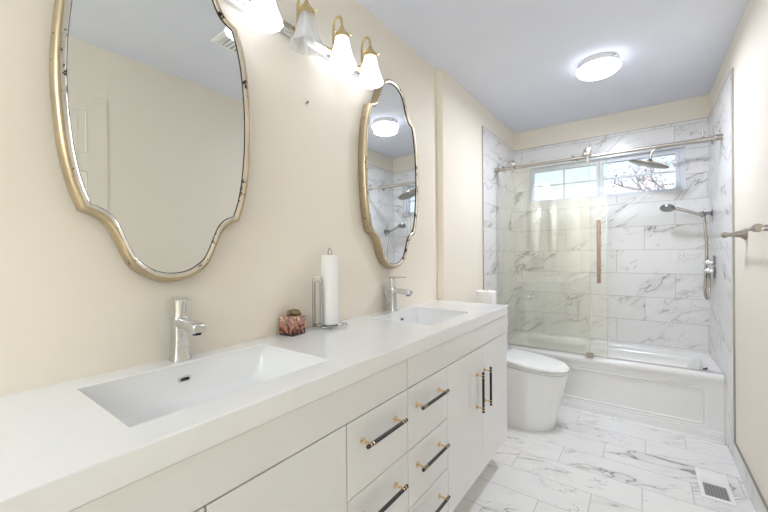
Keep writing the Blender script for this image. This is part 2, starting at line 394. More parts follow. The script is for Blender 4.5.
# ---------------------------------------------------------------- outside the window
b = bm_new(); box(b, -14, 16, YB+0.6, 32, -0.5, -0.3); struct('ground', b, pbr('lawn', (96, 104, 72), 0.95, var=0.25, vscale=3))
M['bark'] = pbr('bark', (150, 134, 126), 0.9, bump=0.5, bscale=30, var=0.25, vscale=8)
M['leaf'] = pbr('autumn_leaf', (232, 208, 198), 0.7, var=0.25, vscale=3)
def tree(name, label, base, height, seed, leaves):
    rnd = random.Random(seed)
    t = thing(name, label, 'tree', base, 'trees outside the window')
    bt = bm_new(); bb = bm_new(); bl = bm_new(); B = Vector(base)
    top = B + Vector((0.15, 0.1, height))
    tube(bt, [B, B+Vector((0.05, 0, height*0.4)), top], [0.13, 0.09, 0.02], 10)
    rl_ = random.Random(seed+100)
    def branch(p, d, L, r, depth):
        pts = [p]; q = p.copy(); dd = d.copy()
        for k in range(4):
            dd = (dd + Vector((rnd.uniform(-.3, .3), rnd.uniform(-.3, .3), rnd.uniform(-.05, .25)))).normalized()
            q = q + dd*L/4; pts.append(q.copy())
        tube(bb, pts, [r*(1-0.2*k) for k in range(5)], 6)
        if depth < 2:
            for k in range(5):
                i = rnd.randint(1, 4)
                nd = (dd + Vector((rnd.uniform(-1, 1), rnd.uniform(-1, 1), rnd.uniform(-.3, .7)))).normalized()
                branch(pts[i], nd, L*0.55, r*0.5, depth+1)
        if depth >= 1:
            for k in range(leaves):
                c = pts[rl_.randint(1, 4)] + Vector((rl_.gauss(0, .09), rl_.gauss(0, .09), rl_.gauss(0, .09)))
                s = rl_.uniform(.014, .03)
                u = Vector((rl_.gauss(0, 1), rl_.gauss(0, 1), rl_.gauss(0, 1))).normalized(); a, e = frame_for(u)
                vs = [bl.verts.new(c+a*s*1.4), bl.verts.new(c+e*s*.6), bl.verts.new(c-a*s*1.4), bl.verts.new(c-e*s*.6)]
                bl.faces.new(vs)
    for k in range(16):
        h = height*(0.3+0.65*k/15); p = B + Vector((0.05, 0, 0)) + Vector((0.1, 0.1, 0))*(h/height); p.z = B.z + h
        a = k*2.4 + rnd.uniform(-.4, .4)
        branch(p, Vector((math.cos(a), math.sin(a), rnd.uniform(.2, .8))).normalized(), 1.0, 0.034, 0)
    build('trunk', bt, 'bark', t, smooth=True); build('branches', bb, 'bark', t)
    f = build('foliage', bl, 'leaf', t); f['kind'] = 'stuff'
tree('bare_tree', 'bare branching tree with pinkish leaves outside the right-hand window sash', (1.62, 7.2, -0.3), 4.7, 3, 12)

# ---------------------------------------------------------------- vanity
VX, VY0, VY1, VZ1, CX = 0.475, -0.064, 2.064, 0.8596, 0.48
VC = 1.0
van = thing('vanity_cabinet', 'long glossy white vanity with doors and drawers on black-and-gold pulls', 'vanity', (0.24, VC, 0))
b = bm_new(); T = 0.018; FX = VX-T-0.001
box(b, 0.002, FX, VY0, VY0+T, 0.145, VZ1-0.001); box(b, 0.002, FX, VY1-T, VY1, 0.145, VZ1-0.001)
box(b, 0.002, FX, VY0+T, VY1-T, 0.145, 0.145+T); box(b, 0.002, 0.012, VY0+T, VY1-T, 0.145+T, VZ1-0.001)
for y in (0.695, 0.998, 1.296): box(b, 0.012, FX, y-0.008, y+0.008, 0.145+T, 0.74)
box(b, FX-0.02, FX, VY0+T, VY1-T, 0.735, 0.775)
build('body', b, 'white_gloss', van)
b = bm_new(); box(b, 0.002, 0.37, VY0+0.06, VY1-0.06, 0, 0.144); build('plinth', b, 'white_gloss', van)
G = 0.0018
def front(name, y0, y1, z0, z1):
    b = bm_new(); box(b, VX-T, VX, y0+G, y1-G, z0+G, z1-G); return build(name, b, 'white_gloss', van, bevel=0.0012, seg=1)
front('front_panel', VY0, 0.998, 0.757, VZ1); front('front_panel', 0.998, VY1, 0.757, VZ1)
HX = 0.508
def pull(par, horiz, y0, y1, z0, z1):
    """black bar with gold bands and two gold posts"""
    if horiz: A, Bp = Vector((HX, y0, z0)), Vector((HX, y1, z0))
    else: A, Bp = Vector((HX, y0, z0)), Vector((HX, y0, z1))
    d = (Bp-A).normalized(); L = (Bp-A).length
    b = bm_new(); lathe(b, [(0.0035, 0), (0.0058, 0.002), (0.0058, L-0.002), (0.0035, L)], A, d, 16); build('handle', b, 'black', par, smooth=True)
    for s, e in ((0.012, 0.015), (0.024, 0.027)):
        for q in ((s, e), (L-e, L-s)):
            b = bm_new(); lathe(b, [(0.0064, q[0]), (0.0064, q[1])], A, d, 16); build('gold_band', b, 'gold', par, smooth=True)
    for s in (0.0195, L-0.0195):
        b = bm_new(); lathe(b, [(0.0095, 0), (0.0095, 0.003), (0.0042, 0.006), (0.0042, HX-VX-0.003)], A + d*s + Vector((VX-HX, 0, 0)), (1, 0, 0), 16)
        build('handle_post', b, 'gold', par, smooth=True)
zs = [(0.757, 0.548), (0.548, 0.349), (0.349, 0.147)]
for (y0, y1, h0, h1) in ((0.697, 0.998, 0.742, 0.942), (0.998, 1.296, 1.038, 1.238)):
    for za, zb in zs:
        d = front('drawer', y0, y1, zb, za)
        pull(d, True, h0, h1, za-0.071, za-0.071)
for (y0, y1, hy) in ((VY0, 0.322, 0.272), (0.322, 0.697, 0.372), (1.296, 1.678, 1.602), (1.678, VY1, 1.702)):
    d = front('door', y0, y1, 0.147, 0.757)
    pull(d, False, hy, hy, 0.466, 0.656)

SX0, SX1 = 0.080, 0.392
S1, S2 = (0.235, 0.715), (1.306, 1.725)
b = bm_new()
grid_plate(b, [0.001, SX0, SX1, CX], [VY0-0.002, S1[0], S1[1], S2[0], S2[1], VY1+0.002], {(1, 1), (1, 3)}, VZ1, 0.911, lambda u, v, q: (u, v, q))
tag(build('countertop', b, 'quartz', bevel=0.003), 'thick white quartz countertop with two rectangular sink cutouts', 'countertop')

def sink(y0, y1, yo, label):
    t = thing('sink', label, 'sink', ((SX0+SX1)/2, (y0+y1)/2, 0.79), 'vanity sinks')
    b = bm_new(); e = 0.0012
    L = [rrect(SX0+e, SX1-e, y0+e, y1-e, 0.006, 0.905), rrect(SX0+e, SX1-e, y0+e, y1-e, 0.006, 0.898),
         rrect(SX0+0.008, SX1-0.012, y0+0.012, y1-0.012, 0.02, 0.855), rrect(SX0+0.012, SX1-0.02, y0+0.022, y1-0.022, 0.03, 0.825),
         rrect(SX0+0.024, SX1-0.036, y0+0.04, y1-0.04, 0.035, 0.809), rrect(SX0+0.1, SX1-0.12, y0+0.15, y1-0.15, 0.02, 0.803)]
    loft(b, L, cap0=False, cap1=True)
    bmesh.ops.recalc_face_normals(b, faces=b.faces)
    o = build('basin', b, 'ceramic', t, smooth=True, angle=60)
    ym = (y0+y1)/2
    b = bm_new(); lathe(b, [(0.024, 0), (0.024, 0.003), (0.02, 0.005), (0.0, 0.006)], (0.235, ym, 0.804), (0, 0, 1), 24); build('drain', b, 'chrome', t, smooth=True)
    def sl(w_, h_, x):
        return [(x, yo + p[0], 0.868 + p[1]) for p in rrect(-w_, w_, -h_, h_, h_*0.98, 0)]
    b = bm_new(); X = SX0+0.0055
    loft(b, [sl(0.017, 0.0075, X), sl(0.017, 0.0075, X+0.003), sl(0.012, 0.0045, X+0.004), sl(0.012, 0.0045, X+0.002)], cap0=False, cap1=False)
    ov = build('overflow_ring', b, 'chrome', t, smooth=True)
    b = bm_new(); loft(b, [sl(0.012, 0.0045, X+0.0005), sl(0.012, 0.0045, X+0.0012)]); build('overflow_slot', b, 'dark', t)
sink(*S1, 0.463, 'large near white sink below the big left mirror'); sink(*S2, 1.556, 'far white sink in the countertop below the narrow-looking right mirror')

def faucet(y, label, rod):
    t = thing('faucet', label, 'faucet', (0.036, y, 0.911), 'vanity faucets'); X = 0.036
    def sq(h, r, z, dx=0): return [(X+dx+p[0], y+p[1], z) for p in rrect(-h, h, -h, h, r, 0, 4)]
    b = bm_new()
    loft(b, [sq(0.0245, 0.01, 0.911), sq(0.024, 0.01, 0.916), sq(0.0205, 0.009, 0.93), sq(0.0185, 0.008, 0.955), sq(0.0175, 0.007, 1.0), sq(0.018, 0.007, 1.032), sq(0.0165, 0.007, 1.036)])
    build('body', b, 'chrome', t, smooth=True, angle=40)
    b = bm_new()
    def sp(x, z0, z1, hw): return [(x, y+p[0], (z0+z1)/2+p[1]) for p in rrect(-hw, hw, -(z1-z0)/2, (z1-z0)/2, 0.006, 0, 3)]
    loft(b, [sp(X+0.012, 1.006, 1.032, 0.0165), sp(X+0.05, 1.005, 1.03, 0.0175), sp(X+0.1, 1.0, 1.027, 0.0185), sp(X+0.112, 0.999, 1.025, 0.0185), sp(X+0.118, 1.003, 1.02, 0.016)])
    s = build('spout', b, 'chrome', t, smooth=True, angle=40)
    b = bm_new(); lathe(b, [(0.011, 0), (0.011, 0.008), (0.008, 0.008), (0.008, 0.004)], (X+0.1, y, 1.002), (0, 0, -1), 20); build('aerator', b, 'dark', s, smooth=True)
    b = bm_new(); lathe(b, [(0.0165, 0), (0.0165, 0.03), (0.017, 0.034), (0.017, 0.046)], (X, y, 1.036), (0, 0, 1), 28); build('cartridge', b, 'chrome', t, smooth=True)
    b = bm_new()
    def lv(x, z, hw, th): return [(x, y+p[0], z+p[1]) for p in rrect(-hw, hw, -th, th, th*0.7, 0, 3)]
    loft(b, [lv(X-0.014, 1.087, 0.018, 0.005), lv(X+0.02, 1.087, 0.0185, 0.0052), lv(X+0.065, 1.089, 0.017, 0.0035), lv(X+0.080, 1.090, 0.015, 0.002)])
    build('lever', b, 'chrome', t, smooth=True, angle=40)
    if rod:
        b = bm_new(); tube(b, [(X-0.012, y-0.012, 0.95), (X-0.024, y-0.03, 1.0), (X-0.026, y-0.032, 1.012)], [0.003, 0.003, 0.0045], 10); build('lift_rod', b, 'chrome', t, smooth=True)
faucet(0.474, 'near chrome single-lever faucet standing behind the large near sink', False)
faucet(1.542, 'far chrome single-lever faucet with a lift rod, behind the far sink', True)

# ---------------------------------------------------------------- mirrors
half = [(0, -.502), (.05, -.493), (.093, -.464), (.113, -.432), (.126, -.402), (.144, -.362), (.160, -.341), (.178, -.328), (.205, -.317)]
side = [(.205, -.317), (.224, -.262), (.240, -.18), (.2495, -.08), (.252, 0), (.2495, .08), (.240, .18), (.224, .262), (.205, .317)]
def outline():
    c = bez([(a, z, 0) for a, z in [(-.05, -.493)] + half], 5)
    lower = [p for p in c if p.x >= -1e-6]
    s = bez([(a, z, 0) for a, z in side], 4)[1:-1]
    up = [Vector((p.x, -p.y, 0)) for p in reversed(lower)]
    right = lower + s + up
    left = [Vector((-p.x, p.y, 0)) for p in reversed(right[1:-1])]
    return [(p.x, p.y) for p in right + left]
def inset(P, d):
    return [(p[0]*(1-d/0.252), p[1]*(1-d/0.502)) for p in P]
OUT = outline()
def mirror(y, z, label):
    t = thing('wall_mirror', label, 'mirror', (0.0, y, z), 'gilded mirrors over the vanity')
    def lp(d, x): return [(x, y+p[0], z+p[1]) for p in inset(OUT, d)]
    b = bm_new()
    loft(b, [lp(0.003, 0.001), lp(0.0005, 0.014), lp(0.0, 0.026), lp(0.0015, 0.036), lp(0.004, 0.042), lp(0.0075, 0.0455), lp(0.0105, 0.0465), lp(0.0135, 0.0457)], cap0=False, cap1=False)
    build('frame', b, 'frame_gold', t, smooth=True, angle=42)
    b = bm_new(); loft(b, [lp(0.0135, 0.0457), lp(0.0205, 0.0445), lp(0.0245, 0.042)], cap0=False, cap1=False); build('inner_lip', b, 'silver_edge', t, smooth=True, angle=50)['label'] = 'worn silvery inner lip of the frame'
    b = bm_new(); loft(b, [lp(0.0245, 0.042), lp(0.0268, 0.0385)], cap0=False, cap1=False); build('rabbet', b, 'gap_dark', t, smooth=True)['label'] = 'dark line where the frame meets the glass'
    b = bm_new(); rim = [b.verts.new(p) for p in lp(0.0240, 0.038)]; bk = [b.verts.new(p) for p in lp(0.0240, 0.032)]
    c0 = b.verts.new((0.038, y, z)); c1 = b.verts.new((0.032, y, z)); n = len(rim)
    for k in range(n):
        q = (k+1) % n; b.faces.new((c0, rim[k], rim[q])); b.faces.new((c1, bk[q], bk[k])); b.faces.new((rim[k], bk[k], bk[q], rim[q]))
    build('mirror_glass', b, 'mirror', t)
mirror(0.457, 1.636, 'large near scalloped mirror in a champagne gold frame, cut off by the picture top')
mirror(1.562, 1.636, 'far scalloped gold mirror hanging whole on the wall above the far sink')

# ---------------------------------------------------------------- vanity light
vl = thing('vanity_light', 'chrome bar vanity light with brass arms and fluted glass shades above the mirrors', 'vanity light', (0.0, 0.965, 2.078))
b = bm_new(); 
def br(x, h): return [[(x, p[0], 2.078+p[1]+(p[0]-0.9)*0.03) for p in rrect(0.62, 1.37, -h, h, h*0.8, 0, 4)]][0]
loft(b, [br(0.0005, 0.022), br(0.018, 0.022), br(0.024, 0.015), br(0.032, 0.013), br(0.034, 0.009)])
build('back_bar', b, 'chrome', vl, smooth=True, angle=30)
SHX = 0.097
def flute(a, h): return 1 + 0.028*math.cos(12*a) * min(1.0, h/0.03)
for k, y in enumerate((0.722, 0.908, 1.102, 1.292)):
    e = (y-0.9)*0.03          # the bar hangs very slightly off level
    b = bm_new()
    tube(b, bez([(0.032, y, 2.075+e), (0.046, y, 2.088+e), (0.047, y, 2.12+e), (0.048, y, 2.165+e), (0.057, y, 2.198+e), (0.076, y, 2.209+e), (0.092, y, 2.195+e), (SHX, y, 2.168+e), (SHX, y, 2.15+e)], 6), 0.0055, 10)
    lathe(b, [(0.016, 0), (0.016, 0.005), (0.008, 0.008)], (0.03, y, 2.075+e), (1, 0, 0), 18)
    arm = build('arm', b, 'brass', vl, smooth=True)
    b = bm_new(); lathe(b, [(0.006, 0), (0.009, -0.003), (0.012, -0.012), (0.026, -0.030), (0.031, -0.036), (0.031, -0.052), (0.026, -0.052)], (SHX, y, 2.160+e), (0, 0, 1), 28)
    for q in range(3):
        a = q*2.1+0.5; lathe(b, [(0.002, 0), (0.002, 0.01), (0.004, 0.01), (0.004, 0.014)], (SHX+0.029*math.cos(a), y+0.029*math.sin(a), 2.121+e), (math.cos(a), math.sin(a), 0), 8)
    build('fitter_cap', b, 'brass', arm, smooth=True)
    lit = k != 1
    b = bm_new()
    prof = [(0.023, 0.0), (0.026, 0.004), (0.029, 0.02), (0.034, 0.046), (0.042, 0.076), (0.050, 0.099), (0.057, 0.115), (0.0605, 0.122), (0.061, 0.126)]
    lathe(b, prof, (SHX, y, 2.118+e), (0, 0, -1), 72, flute=flute, cap0=True, cap1=False)
    sh = build('shade', b, 'shade_on' if lit else 'shade_off', vl, smooth=True, angle=80)
    sh['label'] = 'lit frosted fluted glass shade' if lit else 'unlit clear-frosted fluted glass shade'
    b = bm_new(); lathe(b, [(0.010, 0), (0.011, 0.02), (0.017, 0.036), (0.020, 0.052), (0.017, 0.066), (0.008, 0.075), (0.0, 0.077)], (SHX, y, 2.115+e), (0, 0, -1), 20)
    build('bulb', b, 'bulb' if lit else 'bulb_off', sh, smooth=True)

# small nail left in the wall between the mirrors
b = bm_new(); tube(b, [(0, 0.987, 1.83), (0.012, 0.987, 1.833)], 0.0022, 8); tube(b, [(0.011, 0.987, 1.833), (0.013, 0.987, 1.833)], 0.0045, 10)
tag(build('picture_nail', b, 'bronze', smooth=True), 'tiny dark nail left in the bare wall between the two mirrors', 'nail')

# ---------------------------------------------------------------- ceiling fixtures
cl = thing('ceiling_light', 'round lit frosted flush ceiling light with a pale metal band', 'ceiling light', (0.885, 2.665, ZC))
CC = (0.885, 2.665, ZC)
b = bm_new(); lathe(b, [(0.112, 0), (0.114, -0.004), (0.114, -0.034), (0.110, -0.036)], CC, (0, 0, 1), 56); build('band', b, pbr('satin_band', (214, 212, 206), 0.35, metal=0.6), cl, smooth=True)
b = bm_new(); lathe(b, [(0.112, -0.036), (0.121, -0.040), (0.125, -0.047), (0.122, -0.056), (0.108, -0.070), (0.085, -0.081), (0.05, -0.089), (0.0, -0.092)], CC, (0, 0, 1), 56); build('diffuser', b, 'dome', cl, smooth=True)
dl = bpy.data.lights.new('ceiling_light_glow', 'AREA'); dl.shape = 'DISK'; dl.size = 0.21; dl.energy = DOME_W; dl.color = LAMP
do = bpy.data.objects.new('ceiling_light_glow', dl); COL.objects.link(do); do.location = (CC[0], CC[1], ZC-0.094)
for a in (3.5, 5.6, 1.4):
    b = bm_new(); lathe(b, [(0.004, 0), (0.004, 0.006), (0.0065, 0.006), (0.0065, 0.012)], (CC[0]+0.113*math.cos(a), CC[1]+0.113*math.sin(a), ZC-0.022), (math.cos(a), math.sin(a), 0), 12); build('thumb_screw', b, 'nickel', cl, smooth=True)
fan = thing('exhaust_fan', 'square white exhaust fan grille in the ceiling, seen in the near mirror', 'fan', (0.80, 1.2, ZC))
b = bm_new()
def sq4(h, z): return [(0.80-h, 1.19-h, z), (0.80+h, 1.19-h, z), (0.80+h, 1.19+h, z), (0.80-h, 1.19+h, z)]
loft(b, [sq4(0.14, ZC-0.001), sq4(0.138, ZC-0.012), sq4(0.125, ZC-0.018), sq4(0.112, ZC-0.018), sq4(0.112, ZC-0.006)], cap0=False, cap1=True); build('cover', b, 'white_trim', fan)
for k in range(9):
    yy = 1.19-0.1+0.025*k; b = bm_new(); box(b, 0.69, 0.91, yy-0.006, yy+0.006, ZC-0.018, ZC-0.007); build('slat', b, 'white_trim', fan)

# ---------------------------------------------------------------- things on the counter
# small decorated box with a crumpled tuft on top
def printed():
    N = NT('sunset_city_print'); bs = N.n('ShaderNodeBsdfPrincipled'); N.l(bs.outputs[0], N.out.inputs[0]); bs.inputs['Roughness'].default_value = 0.35
    t = N.n('ShaderNodeTexCoord'); s = N.n('ShaderNodeSeparateXYZ'); N.l(t.outputs['Object'], s.inputs[0])
    z = N.math('DIVIDE', N.math('SUBTRACT', s.outputs[2], 0.911), 0.065)
    vo = N.n('ShaderNodeTexNoise'); vo.inputs['Scale'].default_value = 75; vo.inputs['Detail'].default_value = 4; N.l(t.outputs['Object'], vo.inputs['Vector'])
    v2 = N.n('ShaderNodeTexVoronoi'); v2.inputs['Scale'].default_value = 55; N.l(t.outputs['Object'], v2.inputs['Vector'])
    k = N.math('ADD', N.math('MULTIPLY', z, 0.34), N.math('MULTIPLY', vo.outputs['Fac'], 0.85))
    c = N.ramp(k, [(0.40, s2l((36, 30, 44))), (0.50, s2l((66, 42, 44))), (0.57, s2l((150, 84, 58))), (0.64, s2l((206, 150, 118))), (0.72, s2l((120, 92, 104))), (0.84, s2l((238, 200, 160)))])
    dk = N.math('LESS_THAN', v2.outputs['Distance'], 0.24)
    c = N.mixc(N.math('MULTIPLY', dk, 0.6), c, (*s2l((52, 48, 78)), 1)); N.l(c, bs.inputs['Base Color']); return N.m
M['print'] = printed()
bxm = thing('keepsake_box', 'small square box printed with an orange and purple scene, on the counter', 'box', (0.043, 0.872, 0.911))
rot = Matrix.Rotation(math.radians(8), 3, 'Z')
def bp_(h, z, r=0.004): return [tuple(Vector((0.043, 0.872, z)) + rot @ Vector((p[0], p[1], 0))) for p in rrect(-h, h, -h, h, r, 0, 3)]
b = bm_new(); loft(b, [bp_(0.034, 0.911), bp_(0.035, 0.9135), bp_(0.035, 0.978), bp_(0.034, 0.980)]); build('box_body', b, 'print', bxm)
b = bm_new(); bmesh.ops.create_icosphere(b, subdivisions=3, radius=0.021); rn = random.Random(4)
for v in b.verts:
    a = math.atan2(v.co.y, v.co.x); f = 1 + 0.22*math.sin(3*a+1) + 0.14*math.sin(7*a + v.co.z*200)
    v.co = Vector((v.co.x*f*1.1, v.co.y*f*1.2, v.co.z*0.75)) + Vector((0.045, 0.880, 0.990))
build('tuft', b, pbr('olive_gold_tuft', (118, 104, 68), 0.5, var=0.5, vscale=90), bxm, smooth=True)

# paper towel stand and its roll
PX, PY = 0.066, 1.050
hs = thing('paper_towel_holder', 'chrome wire paper towel holder with a tall side loop on the counter', 'towel holder', (PX, PY, 0.911))
b = bm_new()
ring_ = [(PX+0.052*math.cos(2*PI*k/40), PY+0.062*math.sin(2*PI*k/40), 0.920) for k in range(40)]; tube(b, ring_, 0.0026, 8, cyc=True)
ring_ = [(PX+0.030*math.cos(2*PI*k/30), PY+0.034*math.sin(2*PI*k/30), 0.922) for k in range(30)]; tube(b, ring_, 0.0022, 8, cyc=True)
for a in (0, PI/2, PI, 1.5*PI): tube(b, [(PX, PY, 0.922), (PX+0.052*math.cos(a), PY+0.062*math.sin(a), 0.920)], 0.0022, 8)
build('base', b, 'wire', hs, smooth=True)
for a in (0.7, PI-0.7, PI+0.7, -0.7):
    c, s = math.cos(a), math.sin(a)
    b = bm_new(); tube(b, bez([(PX+0.050*c, PY+0.06*s, 0.920), (PX+0.058*c, PY+0.068*s, 0.924), (PX+0.063*c, PY+0.074*s, 0.921), (PX+0.063*c, PY+0.074*s, 0.9135)], 5), 0.0025, 8)
    build('foot', b, 'wire', hs, smooth=True)
b = bm_new(); tube(b, [(PX, PY, 0.921), (PX, PY, 1.212)], 0.0028, 8); tube(b, bez([(PX, PY-0.009, 1.205), (PX, PY-0.0095, 1.222), (PX, PY, 1.236), (PX, PY+0.0095, 1.222), (PX, PY+0.009, 1.205)], 6), 0.0022, 8)
build('center_rod', b, 'wire', hs, smooth=True)
LX, LY = PX-0.010, PY-0.061; du, dv = 0.807, 0.59
for w_, zt in ((0.0185, 1.124), (0.0105, 1.106)):
    b = bm_new(); pt = lambda q, z_: (LX+du*q, LY+dv*q, z_)
    arc = [pt(w_*math.cos(PI-PI*k/12), zt-w_+w_*math.sin(PI*k/12)) for k in range(13)]
    tube(b, [pt(-w_, 0.919)] + arc + [pt(w_, 0.919)], 0.0024, 8); build('side_loop', b, 'wire', hs, smooth=True)
pr = thing('paper_towel_roll', 'slim white paper towel roll standing on the chrome wire holder', 'paper towel', (PX, PY, 0.925))
b = bm_new(); lathe(b, [(0.010, 0), (0.034, 0.0), (0.035, 0.002), (0.035, 0.281), (0.034, 0.283), (0.010, 0.283)], (PX, PY, 0.9255), (0, 0, 1), 48, cap0=False, cap1=False); build('sheets', b, 'paper', pr, smooth=True)
b = bm_new(); lathe(b, [(0.010, 0.001), (0.010, 0.282), (0.0088, 0.282), (0.0088, 0.001)], (PX, PY, 0.9255), (0, 0, 1), 24, cap0=False, cap1=False); build('core', b, 'card', pr, smooth=True)

# ---------------------------------------------------------------- toilet
TY = 2.685; TB = X1+0.012
tl = thing('toilet', 'white skirted one-piece toilet with closed lid beside the vanity', 'toilet', (0.38, TY, 0))
def dee(xf, hw, z, xb=TB, n=40, p=2.2):
    """D-shaped outline: straight sides from the wall, rounded front"""
    xs = xf - hw*1.45; pts = []
    kk = 0.10*min(1, max(0, (z-0.2)/0.18)) 
    for k in range(n+1):
        a = -PI/2 + PI*k/n; ca, sa = abs(math.cos(a))**(2/p), math.copysign(abs(math.sin(a))**(2/p), math.sin(a))
        pts.append((xs + (xf-xs)*ca, TY + hw*sa, z))
    pts = pts + [(xb, TY+hw*0.94, z), (xb, TY-hw*0.94, z)]
    return [(px, py, pz + kk*max(0.0, 0.70-px)) for px, py, pz in pts]
b = bm_new()
loft(b, [dee(0.612, 0.168, 0.0), dee(0.618, 0.170, 0.006), dee(0.632, 0.172, 0.08), dee(0.655, 0.177, 0.2), dee(0.680, 0.183, 0.31), dee(0.693, 0.186, 0.365), dee(0.694, 0.186, 0.381), dee(0.688, 0.181, 0.384)])
build('bowl', b, 'ceramic', tl, smooth=True, angle=40)
b = bm_new(); LB = TB+0.20
loft(b, [dee(0.690, 0.182, 0.387, LB), dee(0.698, 0.187, 0.390, LB), dee(0.698, 0.187, 0.398, LB), dee(0.692, 0.182, 0.401, LB)]); build('seat', b, 'ceramic', tl, smooth=True, angle=40)
b = bm_new()
loft(b, [dee(0.694, 0.184, 0.4045, LB), dee(0.702, 0.189, 0.407, LB), dee(0.704, 0.190, 0.416, LB), dee(0.698, 0.185, 0.425, LB), dee(0.672, 0.165, 0.432, LB+0.01), dee(0.60, 0.11, 0.436, LB+0.04), dee(0.50, 0.04, 0.437, LB+0.10)]); build('lid', b, 'ceramic', tl, smooth=True, angle=40)
b = bm_new()
def tk(d, z): return rrect(TB+d*0.2, TB+0.175-d, TY-0.185+d, TY+0.185-d, 0.035, z, 6)
loft(b, [tk(0.0, 0.44), tk(0.0, 0.60), tk(-0.003, 0.765), tk(0.0, 0.772)]); build('tank', b, 'ceramic', tl, smooth=True, angle=40)
b = bm_new(); loft(b, [tk(-0.006, 0.774), tk(-0.008, 0.778), tk(-0.008, 0.800), tk(-0.002, 0.806)]); build('tank_lid', b, 'ceramic', tl, smooth=True, angle=40)
b = bm_new(); lathe(b, [(0.022, 0), (0.022, 0.004), (0.018, 0.006), (0.0, 0.006)], (TB+0.09, TY+0.06, 0.806), (0, 0, 1), 24); build('flush_button', b, 'chrome', tl, smooth=True)
RX, RY = 0.165, 2.585
rl = thing('toilet_paper_roll', 'white toilet paper roll standing upright behind the vanity end', 'toilet paper', (RX, RY, 0.806))
b = bm_new(); lathe(b, [(0.022, 0), (0.070, 0.0), (0.072, 0.003), (0.072, 0.122), (0.069, 0.126), (0.022, 0.126)], (RX, RY, 0.8065), (0, 0, 1), 48, cap0=False, cap1=False); build('sheets', b, 'paper', rl, smooth=True)
b = bm_new(); lathe(b, [(0.022, 0.001), (0.022, 0.125), (0.0205, 0.125), (0.0205, 0.001)], (RX, RY, 0.8065), (0, 0, 1), 24, cap0=False, cap1=False); build('core', b, 'card', rl, smooth=True)

# ---------------------------------------------------------------- bathtub
YU = 3.098
tb = thing('bathtub', 'white alcove bathtub with a panelled apron, at the end of the room', 'bathtub', (0.79, 3.41, 0))
TX0, TX1, TY1 = X1+0.001, W-0.001, YB-0.001
b = bm_new(); z = TUBZ
L = [rrect(TX0, TX1, YU+0.02, TY1, 0.004, z-0.052), rrect(TX0, TX1, YU+0.001, TY1, 0.004, z-0.048), rrect(TX0, TX1, YU-0.003, TY1, 0.004, z-0.028),
     rrect(TX0, TX1, YU+0.0, TY1, 0.004, z-0.010), rrect(TX0, TX1, YU+0.012, TY1, 0.004, z-0.002), rrect(TX0, TX1, YU+0.024, TY1, 0.004, z),
     rrect(TX0+0.075, TX1-0.055, YU+0.075, TY1-0.075, 0.07, z), rrect(TX0+0.085, TX1-0.062, YU+0.085, TY1-0.083, 0.07, z-0.008),
     rrect(TX0+0.10, TX1-0.068, YU+0.095, TY1-0.09, 0.08, z-0.05), rrect(TX0+0.20, TX1-0.11, YU+0.12, TY1-0.115, 0.09, z-0.26), rrect(TX0+0.26, TX1-0.18, YU+0.16, TY1-0.155, 0.08, z-0.295)]
loft(b, L, cap0=False, cap1=True); build('basin', b, 'acrylic', tb, smooth=True, angle=50)
b = bm_new(); YA = YU+0.008
def ap(dx, dz0, dz1, y, r): return [(p[0], y, p[1]) for p in rrect(TX0+dx, TX1-dx, dz0, dz1, r, 0, 5)]
loft(b, [ap(0.0, 0.001, z-0.047, YA+0.03, 0.003), ap(0.0, 0.001, z-0.047, YA, 0.003), ap(0.085, 0.062, z-0.09, YA, 0.03), ap(0.093, 0.070, z-0.098, YA+0.007, 0.028), ap(0.104, 0.080, z-0.108, YA+0.003, 0.022), ap(0.112, 0.088, z-0.116, YA+0.011, 0.018)])
build('apron', b, 'acrylic', tb, smooth=True, angle=25)
b = bm_new()
loft(b, [[(x, YA+0.012, 0.0), (x, YA-0.010, 0.0), (x, YA-0.010, 0.030), (x, YA-0.006, 0.036), (x, YA-0.006, 0.044), (x, YA, 0.05), (x, YA+0.012, 0.05)] for x in (TX0, TX1)])
build('foot_molding', b, 'acrylic', tb)
b = bm_new(); lathe(b, [(0.020, 0), (0.020, 0.005), (0.013, 0.012), (0.013, 0.022), (0.0, 0.024)], (TX1-0.063, 3.285, z-0.026), (-1, 0, 0.12), 24); build('overflow_knob', b, pbr('dark_chrome', (70, 70, 72), 0.2, metal=1.0), tb, smooth=True)['label'] = 'dark round overflow knob'
b = bm_new(); lathe(b, [(0.03, 0), (0.03, 0.004), (0.0, 0.006)], (TX1-0.28, 3.41, z-0.2955), (0, 0, 1), 24); build('drain', b, 'chrome', tb, smooth=True)

# ---------------------------------------------------------------- sliding glass doors and their rail
YR, ZR = 3.128, 1.949
rail = thing('shower_door_rail', 'brushed nickel rail spanning the tub alcove, carrying the glass door', 'rail', (0.79, YR, ZR))
b = bm_new(); tube(b, [(X1+0.012, YR, ZR), (W-0.012, YR, ZR)], 0.0125, 20); build('bar', b, 'nickel', rail, smooth=True)
for x, s in ((X1, 1), (W, -1)):
    b = bm_new(); lathe(b, [(0.019, 0), (0.019, 0.032), (0.017, 0.036), (0.0125, 0.036)], (x+s*0.0005, YR, ZR), (s, 0, 0), 24); build('wall_bracket', b, 'pewter', rail, smooth=True)
for x in (0.125, 0.672, 1.435):
    b = bm_new(); lathe(b, [(0.017, -0.010), (0.017, 0.010)], (x, YR, ZR), (1, 0, 0), 22)
    if x > 1: lathe(b, [(0.0055, 0), (0.0055, 0.030), (0.013, 0.031), (0.013, 0.039), (0.009, 0.041)], (x, YR, ZR+0.012), (0, 0, 1), 16)
    else: lathe(b, [(0.0045, 0), (0.0045, 0.012), (0.009, 0.013), (0.009, 0.020)], (x, YR, ZR+0.006), (0, -0.6, 0.8), 16)
    build('door_stop', b, 'nickel', rail, smooth=True)
